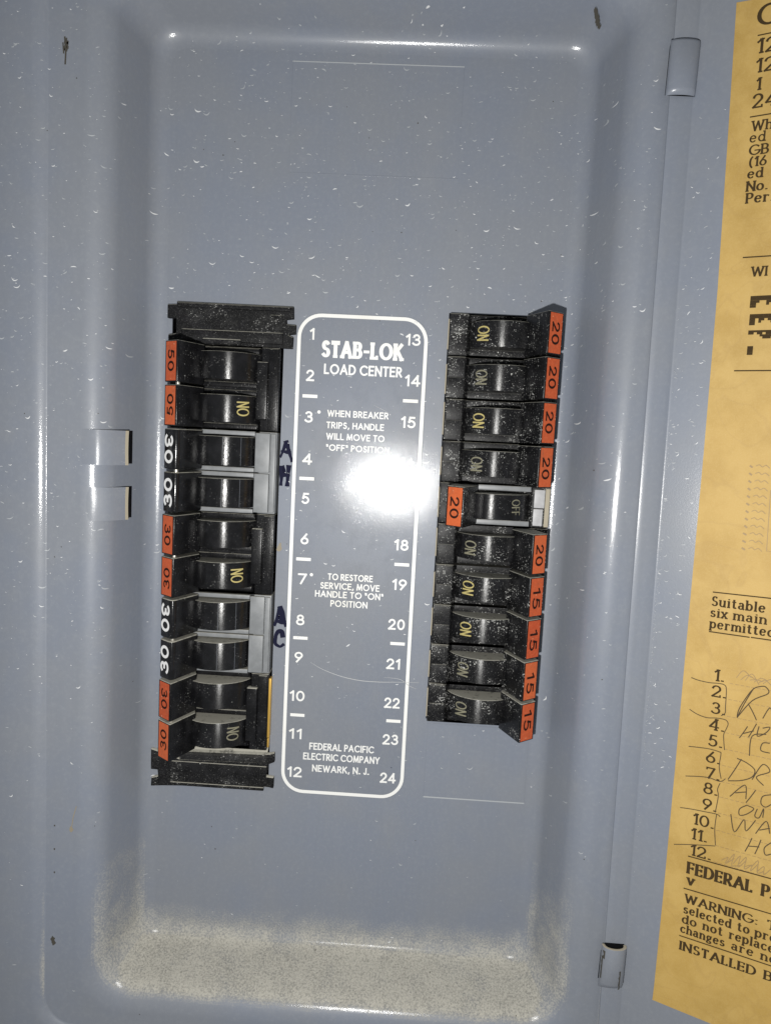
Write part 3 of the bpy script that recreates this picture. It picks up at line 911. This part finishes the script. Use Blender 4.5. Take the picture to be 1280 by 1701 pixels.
def pole(root, fn, v0, hw, dhw, mats, rating, style, off, flip, word, wordmat, rr):
    d = MB(fn)
    pr = drum_profile()
    d.prism([(u, z) for u, z in pr], v0 - dhw, v0 + dhw, .35)
    drum = d.build('rocker', mats[1], root, sharp=35)
    if style == 'white':     # seam across the glossy rocker
        g = Ink(lambda p, q, h: fn(UC + (RD + h) * math.sin(q / RD), v0 + p, ZD + (RD + h) * math.cos(q / RD)), .03)
        g.ribbon([(-dhw + .5, -3.0), (dhw - .5, -3.0)], .16); g.ribbon([(-dhw + .5, -14.0), (dhw - .5, -14.0)], .22)
        g.build('seam', M['groove'], drum)
    h = MB(fn)
    h.prism(handle_profile(rr, off), v0 - hw, v0 + hw, .5 if style != 'white' else .8)
    hd = h.build('handle', mats[2], root, sharp=35)
    rating_tag(hd, fn, v0, rating, style, off, flip, hw)
    if word:
        lettering(drum, fn, v0, word, UC - 13.4 if not off else UC + 12.0, fn(0, 1, 0)[1] > 0, wordmat)

def single_pole(y, rating, off, label, bright, pale=False):
    root = empty('single_pole_breaker', (45.4, y, 0), label, 'circuit breaker', 'single breakers in the right column')
    fn = breaker_side(1)
    b = MB(fn)
    b.prism(body_profile(), -12.35, 12.35, .5)
    # raised ledge with two panes and the frame beside the rocker
    b.box(1.0, 10.4, .22, 11.6, 4.2, 5.75, 0, .12); b.box(1.0, 10.4, -11.6, -.22, 4.2, 5.75, 0, .12)
    for s in (-1, 1):
        b.box(13.2, 54.0, s * 10.1 - 2.0, s * 10.1 + 2.0, -2, 1.6, 0, .12)
    body = b.build('body', M['dusty'], root, sharp=35)
    e = MB(fn)
    e.box(-.75, -.1, -10.6 + random.random() * 3, 10.8 - random.random() * 4, .3, 3.4, 0, .1)
    e.build('metal_strip', M['tan'], root)
    if off:
        p_ = MB(fn)
        p_.box(57.2, 63.6, -.2, 11.0, 5.0, 6.9, 0); p_.box(57.2, 63.0, -11.2, -.8, 5.0, 6.4, 0); p_.box(13.8, 57.0, -12.2, -9.1, 1.6, 3.4, 1)
        p_.box(13.8, 57.0, 9.1, 12.2, 1.6, 3.4, 1); p_.box(64.0, 66.8, -11.8, 11.8, 5.0, 6.0, 2)
        p_.build('pale_insert', [M['paleplastic'], M['greyp'], M['tan']], root)
    pole(root, fn, 0, 11.9, 7.7, (None, M['drocker'] if not off else M['rocker'], M['dhandle']), rating, 'orange', off, False,
         'ON' if not off else 'OFF', M['gold'] if bright else M['dullgold'], .9)
    return root

RIGHT = [
 ('20', False, 'topmost breaker in the right column, black with orange 20 tag, switched on', True),
 ('20', False, 'second breaker from the top of the right column, orange 20 tag and faint lettering', False),
 ('20', False, 'third breaker from the top of the right column, orange 20 tag, shining rocker', True),
 ('20', False, 'black breaker with orange 20 tag sitting just above the one switched off', False),
 ('20', True, 'only breaker switched off, its orange 20 handle thrown left towards the printed plate', False),
 ('20', False, 'black breaker with orange 20 tag sitting just below the one switched off', False),
 ('15', False, 'uppermost of the orange 15 tagged breakers, directly under the last 20', True),
 ('15', False, 'second of the orange 15 tagged breakers, counting down the right column', True),
 ('15', False, 'orange 15 tagged breaker just above the lowest one in the right column', False),
 ('15', False, 'lowest breaker in the right column, clean black side with orange 15 tag', False)]
for i, (r_, off, lab, br) in enumerate(RIGHT):
    single_pole(154.9 - 25.36 * (i + .5), r_, off, lab, br)

def double_pole(y, rating, style, label, bright, strip=None):
    root = empty('double_pole_breaker', (-55.8, y, 0), label, 'circuit breaker', 'double breakers in the left column')
    fn = breaker_side(-1)
    grey = style == 'white'
    b = MB(fn)
    b.prism(body_profile(), -25.15, 25.15, .5)
    if not grey:
        b.box(.7, 6.2, -24.4, 24.4, 4.0, 6.4)
        b.box(7.2, 13.8, -11.0, 24.4, 2.0, 5.6, 0, .8) if False else b.box(6.6, 13.4, -16.5, 18.5, 3.0, 7.8, 0, .8)
        for c in (-12.7, 12.7):
            for s in (-1, 1):
                b.box(13.5, 54.5, c + s * 10.3 - 1.5, c + s * 10.3 + 1.5, -2, 2.2)
    else:
        b.box(.5, 3.6, -24.2, 24.2, 4.0, 6.9)
        b.box(4.0, 13.0, .4, 24.4, 4.0, 7.4); b.box(4.0, 13.0, -24.4, -.4, 4.0, 7.1)
        for c in (-12.7, 12.7):
            for s in (-1, 1):
                b.box(13.2, 54.5, c + s * 11.1 - 1.3, c + s * 11.1 + 1.3, -2, 7.5)
    body = b.build('body', M['greyp'] if grey else M['black'], root, sharp=35)
    for k, c in enumerate((-12.7, 12.7)):       # local v is down the panel: k=0 is the upper pole
        pole(root, fn, c, 11.9, 8.8 if grey else 8.2, (None, M['grocker'] if grey else M['rocker'], M['gloss'] if grey else M['handle']), rating, style, False, k == 1,
             'ON' if (k == 1 and not grey) else None, M['gold'] if bright else M['dullgold'], 3.2 if grey else .9)
    p_ = MB(fn)
    a_ = [(54.9 + 1.25 * math.cos(6.2832 * i / 12), 27.4 + 1.25 * math.sin(6.2832 * i / 12)) for i in range(12)]
    p_.prism(a_, -1.6, 1.6, .2)
    p_.build('tie_pin', M['steel'], root)
    if strip:
        s_ = MB(fn)
        s_.box(-1.6, -.15, -22.5, 16.5, .3, 5.2, 0, .2); s_.box(-1.2, -.15, 17.5, 23.5, .3, 4.0, 0, .2)
        s_.build('brass_strip', M['brass'], root)
    return root

LEFT = [
 ('50', 'orange', 'topmost double breaker in the left column, black with orange 50 tags', True, None),
 ('30', 'white', 'grey bodied double breaker with white 30 digits beside the marker letters A H', True, None),
 ('30', 'orange', 'black double breaker with orange 30 tags between the two grey bodied ones', True, None),
 ('30', 'white', 'grey bodied double breaker with white 30 digits beside the marker letters A C', True, None),
 ('30', 'orange', 'lowest double breaker in the left column, orange 30 tags, brass strip at its edge', False, 1)]
for i, (r_, s_, lab, br, stp) in enumerate(LEFT):
    double_pole(129.3 - 25.4 - 50.82 * i, r_, s_, lab, br, stp)

# ---- blank filler pieces closing the left column
def filler(pts, label, slope):
    ys = [q[1] for q in pts]
    xm, ym = -87, (min(ys) + max(ys)) / 2
    fb = MB()
    ar = sum(pts[i][0] * pts[(i + 1) % len(pts)][1] - pts[(i + 1) % len(pts)][0] * pts[i][1] for i in range(len(pts)))
    if ar < 0: pts = pts[::-1]
    pts = round_poly(pts, .35, 2)
    rows = [[(x, y, z) for x, y in (inset(pts, d) if d else pts)] for z, d in ((.25, 0), (2.6, 0), (3.1, .35))]
    fb.face_grid(rows, 0, closed=True)
    fb.ngon(rows[-1]); 
    x0, x1 = -119.5, -55.5
    y0, y1 = min(ys) + 1.2, max(ys) - 1.2
    if slope:      # lower blank: dusty shelf running back under the last breaker
        arcp = [(-134.6 + 9.6 * math.sin(math.pi / 2 * i / 9), 4.1 - 11.5 * (1 - math.cos(math.pi / 2 * i / 9))) for i in range(10)]
        fb.face_grid([[(-112 + k * 56.5 / 8, y + 1.2 * k / 8, z) for k in range(9)] for y, z in arcp])
        fb.box(x0, x1, -143.2, -136, 2.6, 4.0); fb.box(-118, -57, -152.4, -150.2, 2.6, 3.9)
        pass
    else:
        fb.box(-119.2, -50.5, 151.2, 153.6, 2.6, 5.0, 0, .4); fb.box(-117, -54.5, 131.4, 138.5, 2.6, 4.2, 0, .8)
        fb.box(-104, -80, 129.6, 133.5, 2.6, 5.0, 0, 1.4); fb.box(-63, -55, 139.5, 149, 2.6, 3.8, 0, .6)
    ob = fb.build('blank_filler', M['filler'], None, origin=(xm, ym, 0), sharp=35)
    ob.location = W(xm, ym, 0)
    tag(ob, label, 'filler plate', 'black fillers closing the left column')
    return ob
filler([(-120.3, 154.6), (-120.3, 152.9), (-126, 152.6), (-126, 144.5), (-120.5, 144.4), (-120.4, 135.6), (-125.2, 134.7), (-125.1, 129.6), (-48.8, 129.4), (-48.6, 136.3), (-52.1, 137.6),
        (-47.2, 138.2), (-47.1, 143.6), (-52.7, 143.8), (-53.1, 146.6), (-48.7, 147.2), (-49.0, 154.4)],
       'dusty black plastic blank with side lugs above the left column', False)
filler([(-131.2, -129.0), (-131.1, -143.0), (-126.7, -143.1), (-126.2, -147.3), (-130.6, -148.6), (-130.9, -154.4), (-123.7, -153.7), (-55.7, -149.8), (-50.9, -150.8), (-50.8, -143.3), (-56.0, -142.9),
        (-54.9, -138.7), (-55.0, -135.0), (-50.7, -133.0), (-50.9, -126.9), (-57.5, -128.2), (-58.2, -133.6), (-112, -134.8), (-122.5, -131.5)],
       'dusty black plastic blank with side lugs below the left column', True)

# ------------------------------------------------------------------ the opened door with its circuit directory
PHI = math.radians(27.5)
HA, HB = Vector((159.0, 280.4, 40.0)), Vector((163.7, -229.6, 40.0))
dv = (HA - HB).normalized()
du = Vector((math.cos(PHI), 0, math.sin(PHI))); du = (du - dv * du.dot(dv)).normalized()
dn = du.cross(dv)
DK = .979          # the directory was measured in units of .979 mm
DO = Vector((161.4, 1.7, 40))
def doorfn(u, v, h):
    q = DO + du * (u * DK) + dv * (v * DK) + dn * h
    return (q.x, q.y, q.z)
door = empty('panel_door', (161.4, 1.7, 40), 'grey enamelled door swung open to the right on its hinge', 'door')
db = MB(doorfn)
OR = (161.4, 1.7, 40)
# section of the door: rolled hinge edge then the flat inner face
def xz(X_, Z_): return ((X_ * math.cos(PHI) + Z_ * math.sin(PHI)) / DK, (-X_ * math.sin(PHI) + Z_ * math.cos(PHI)) / DK)
sec = [xz(-6.6, 1.4), xz(-6.4, 2.12), xz(-6.0, 2.36), xz(-3, 2.6), xz(0, 2.9), xz(3, 3.05), xz(5.0, 2.98), xz(5.5, 2.9), (6.7, -.05), (7.6, 0), (30, 0), (110, 0), (205, 0), (205, -1.4), (7.0, -1.4), xz(4.6, 1.7), xz(-3, 1.6)]
ys = [-300, -250, -217, -216, -100, 0, 100, 200, 267, 268, 298, 340]
db.face_grid([[(u, v, h) for u, h in sec] for v in (-312, -200, -100, 0, 100, 200, 270, 345)], 0)
db.build('door_panel', M['door'], door, origin=OR, sharp=28)
# trail of spatter flecks with painted glints and scratch lines along the rolled edge
dk = Ink(doorfn, .55)
for k in range(150):
    v = random.uniform(-120, 260); w = random.uniform(.4, 2.6)
    fleck(dk, random.uniform(8.5, 23.0), v, w, random.gauss(.2, .4), random.choice((1, 1, -.4)) * random.uniform(.1, .3), .18 + .1 * w, 0 if random.random() < .4 else 1)
for k in range(240):
    v = random.gauss(-10, 75); fleck(dk, 7.6 + abs(random.gauss(0, .8)), v, random.uniform(.3, 1.0), random.uniform(0, 3), .1, .2, 1)
o_ = dk.build('spatter_glints', [M['fleckb'], M['fleckd']], door, OR)
o_['kind'] = 'stuff'

# paper
pb = MB(doorfn)
edge = [(312.3, 24.0), (250, 25.2), (167, 26.6), (80, 26.6), (-5, 26.1), (-100, 25.6), (-180, 25.0), (-238, 24.2), (-247.0, 23.9)]
U1 = 165.0
def bottom(u): return -247.0 - (u - 23) * .024
rows = []
for i, (v, u0) in enumerate(edge):
    r = []
    for j in range(25):
        u = u0 + (U1 - u0) * j / 24
        vv = v if v > -240 else (bottom(u) if v < -245 else v)
        if v > 312: vv = 312.3 - (u - 24) * .06 + 2.0 * math.exp(-(u - 24) / 9) * 0
        r.append((u, vv, .22 + .10 * math.sin(v * .021 + j * .5)))
    rows.append(r)
pb.face_grid(rows, 0)
top = [(u, v, h) for u, v, h in rows[0]]
paper = pb.build('circuit_directory', M['paper'], door, origin=OR, fix=False)
paper['label'] = 'yellowed kraft paper circuit directory pasted inside the door'
pi_ = Ink(doorfn, .42)
def rule(u0, v, u1, w=.55, rot=0.0): pi_.ribbon([(u0, v), (u1, v + (u1 - u0) * rot)], w)
for u, v, r_ in ((35.7, 293.6, .0), (35.4, 253.6, 0.01), (37.9, 182.4, -.01), (38.5, 123.4, 0), (37.6, 2.6, .02), (36.8, -152.1, .022), (35.9, -172.0, .02), (35.8, -201.3, .012)):
    rule(u, v, 128, .62, r_)
rule(37.4, -19.8, 57.2, .62, .01); rule(58.4, -19.5, 128, .62, .01)
SER = dict(wx=.22, wy=.12, serif=.18)
def ser(s, u, v, H, cap=None, **kw):
    a = dict(SER); a.update(kw)
    pi_.text(s, u + .4, v - H / 2, H, None, gap=kw.pop('gap', .30) if 'gap' in kw else .30, **{k: q for k, q in a.items() if k != 'gap'})
ser('C', 35.0, 303.2, 9.4, wx=.22)
ser('12', 35.6, 288.2, 6.6, wx=.2, xs=1.25); ser('12', 35.9, 278.6, 6.3, wx=.2, xs=1.25); ser('1', 36.8, 269.5, 5.6, wx=.2); ser('24', 35.8, 261.2, 6.3, wx=.2, xs=1.1)
ser('Wh', 36.4, 248.8, 4.7, wx=.2, xs=.95); ser('ed', 35.8, 243.2, 4.7, wx=.17); ser('GB', 36.1, 236.8, 4.7); ser('(16', 36.6, 230.9, 4.5); ser('ed f', 36.3, 225.1, 4.5) if False else ser('ed', 36.3, 225.1, 4.6)
ser('No.', 36.4, 218.6, 4.7, wx=.24); ser('Per.', 36.7, 212.6, 4.8, wx=.24)
ser('WI', 42.3, 174.8, 4.6, wx=.22)
# stamped bitmap characters
def dots(rows_, u, v, c):
    for i, r in enumerate(rows_):
        j = 0
        while j < len(r):
            if r[j] == '#':
                k = j
                while k < len(r) and r[k] == '#': k += 1
                z = pi_.lift + .014 * (pi_.k % 6); pi_.k += 1
                a, b, y = u + j * c * 1.25, u + k * c * 1.25 - .12, v - i * c
                pi_.mb.ngon([(a, y - c * .96, z), (b, y - c * .96, z), (b, y, z), (a, y, z)], 0)
                j = k
            else: j += 1
dots(['#############', '#############', '###..##..####', '##...#....##.', '##........##.'], 43.0, 162.2, 1.22)
dots(['#############', '#############', '##.##.###.##.', '##.#...#..##.', '##........##.'], 43.4, 152.8, 1.15)
dots(['#############', '##.##.#######', '....#####..##', '.....###.....'], 43.4, 144.4, 1.10)
dots(['##', '##', '##', '##'], 43.6, 136.2, 1.15)
# faded bus diagram
for i in range(12):
    v = 73 - i * 4.05
    pi_.ribbon([(50.3 - (.3 if i > 8 else 0), v), (51.0, v - .5)], .9, mi=2)
    pi_.ribbon(smooth_path([(53.0, v + .2), (54.6, v + .9), (56.0, v - .2), (57.6, v + .8), (59.4, v - .6)], 3), .35, mi=2)
pi_.ribbon([(60.9, 60.5), (61.7, 28.2), (70, 28.0)], .35, mi=2)
def words(v, H, *ws, **kw):
    for w_, a_, b_ in ws:
        k_ = dict(SER); k_.update(kw); pi_.text(w_, a_, v - H / 2, H, b_ - a_, gap=.34, **k_)
words(-2.4, 5.0, ('Suitable', 37.6, 63.4)); words(-8.7, 4.9, ('six', 37.4, 45.3), ('main', 49.0, 64.6)); words(-15.0, 4.9, ('permitted', 37.6, 68.6))
for s, u, v in (('1.', 42.2, -43.7), ('2.', 41.6, -52.8), ('3.', 42.1, -62.4), ('4.', 41.8, -71.9), ('5.', 42.1, -81.3), ('6.', 41.7, -90.9), ('7.', 42.3, -100.3), ('8.', 41.9, -109.3), ('9.', 42.0, -118.8), ('10.', 37.8, -129.0), ('11.', 37.4, -138.0), ('12.', 37.9, -147.7)):
    ser(s, u - .4, v, 6.0, wx=.19, xs=1.15)
    uu = 50.0
    while uu < 128:
        pi_.ribbon([(uu, v - 3.3), (uu + 1.6, v - 3.3)], .26, mi=2); uu += 2.7
words(-158.9, 6.4, ('FEDERAL', 37.2, 70.0), ('PACIFIC', 75.5, 106), wx=.27, wy=.12, xs=.95); ser('v', 37.0, -166.0, 5.6, wx=.26)
words(-177.6, 4.8, ('WARNING:', 37.2, 74.2), ('T', 79.5, 83.6), wx=.25, wy=.11); words(-184.2, 4.9, ('selected', 36.9, 61.3), ('to', 65.2, 70.6), ('pro', 74.2, 84))
words(-190.4, 4.9, ('do', 36.6, 43.6), ('not', 47.8, 57.4), ('replace', 61.6, 83.5)); words(-196.4, 4.8, ('changes', 36.2, 59.0), ('are', 63.2, 73.6), ('no', 78.0, 85))
words(-207.0, 5.0, ('INSTALLED', 36.6, 75.6), ('BY', 80.6, 89.5), wx=.26, wy=.11)
pi_.build('printing', [M['brown'], M['brown'], M['faint']], paper, OR)
HW = [
 [(30.1,-47.6),(34.1,-48.4),(39.7,-48.6),(44.2,-48.1),(47.4,-48.4),(48.5,-51.0),(48.8,-60.1),(48.9,-64.1),(47.0,-66.1)],
 [(30.6,-66.0),(34.7,-67.9),(39.9,-68.8),(44.9,-67.9),(49.4,-67.9),(50.9,-69.8),(50.2,-73.0),(49.2,-76.3),(49.7,-81.3),(50.3,-85.1)],
 [(31.8,-87.6),(36.2,-87.0),(42.7,-86.4),(47.7,-86.8),(48.7,-87.7),(48.4,-95.1),(49.9,-101.9)],
 [(31.5,-105.3),(38.5,-103.7),(44.0,-103.0),(49.5,-103.6),(52.1,-101.3)],
 [(49.6,-104.6),(48.6,-108.5),(49.3,-112.5),(48.5,-122.1)],
 [(30.1,-124.6),(36.3,-123.8),(42.8,-123.3),(49.3,-122.9),(51.2,-123.9)],
 [(49.3,-122.9),(49.0,-131.4),(50.1,-141.1)],
 [(28.5,-147.5),(37.9,-144.7),(50.0,-141.6)],
 [(55.0,-65.3),(58.2,-56.0),(61.8,-47.2)],
 [(55.0,-65.3),(61.6,-54.3),(68.9,-48.7),(67.7,-45.5),(65.2,-45.5),(61.1,-48.4),(55.9,-59.5),(55.0,-65.3)],
 [(60.0,-56.6),(64.6,-64.6)],
 [(67.5,-62.9),(70.4,-56.3),(72.4,-60.8)],
 [(57.1,-76.4),(60.6,-69.0)],
 [(61.5,-74.9),(64.8,-66.5)],
 [(58.8,-73.5),(63.8,-70.8)],
 [(66.1,-67.7),(65.7,-73.3),(69.8,-70.3),(71.3,-67.0),(67.9,-68.3)],
 [(62.8,-85.2),(63.2,-73.9),(69.9,-71.3)],
 [(72.0,-75.8),(68.6,-76.6),(68.1,-80.8),(72.4,-81.2)],
 [(53.4,-101.4),(59.1,-88.1)],
 [(56.9,-88.2),(61.8,-89.5),(66.0,-92.4),(65.1,-96.7),(60.1,-100.1),(53.5,-102.1)],
 [(65.2,-98.2),(69.6,-88.4),(73.3,-91.5),(67.2,-96.1),(71.0,-100.0)],
 [(55.1,-110.8),(62.0,-102.2),(63.1,-110.0)],
 [(57.6,-108.0),(62.8,-106.0)],
 [(63.3,-112.0),(67.4,-103.7)],
 [(75.1,-104.1),(71.1,-106.2),(70.6,-110.4),(72.9,-111.8),(75.5,-109.5)],
 [(63.8,-113.4),(60.5,-116.5),(60.8,-120.0),(64.2,-118.4),(67.4,-114.4),(63.8,-113.4)],
 [(69.1,-113.9),(68.2,-118.3),(70.4,-118.6),(72.1,-113.0),(72.1,-118.1)],
 [(56.4,-120.8),(59.0,-130.4),(63.2,-121.8),(64.6,-128.1),(68.8,-120.6)],
 [(69.4,-128.1),(73.9,-119.6),(76.2,-126.0)],
 [(71.0,-125.6),(76.0,-123.0)],
 [(65.1,-139.9),(67.9,-131.2)],
 [(70.0,-139.8),(72.3,-130.8)],
 [(66.6,-136.3),(71.8,-135.1)],
 [(77.3,-130.8),(74.3,-134.8),(75.1,-138.6),(77.8,-137.2)],
]
hw = Ink(doorfn, .56)
for i, l in enumerate(HW):
    if len(l) == 2: a, b = Vector(l[0]), Vector(l[1]); l = [a, (a + b) / 2 + Vector((.15, .1)), b]
    hw.ribbon(smooth_path([tuple(q) for q in l], 5), .42 if i < 8 else .52, ext=False)
for k in range(7):
    hw.ribbon(smooth_path([(53 + k * 2.2, -44.5 + random.uniform(-2, 2)), (56 + k * 2.2, -40.5 + random.uniform(-2, 2)), (60 + k * 2, -43 + random.uniform(-2, 2))]), .35, mi=1)
for k in range(7):
    hw.ribbon(smooth_path([(54 + k * 3, -148.5 + random.uniform(-1, 1)), (57 + k * 3, -145 + random.uniform(-2, 2)), (56 + k * 3.2, -150), (60 + k * 3, -147 + random.uniform(-2, 2))]), .4, mi=1)
hw.build('handwriting', [M['pencil'], M['faint']], paper, OR)
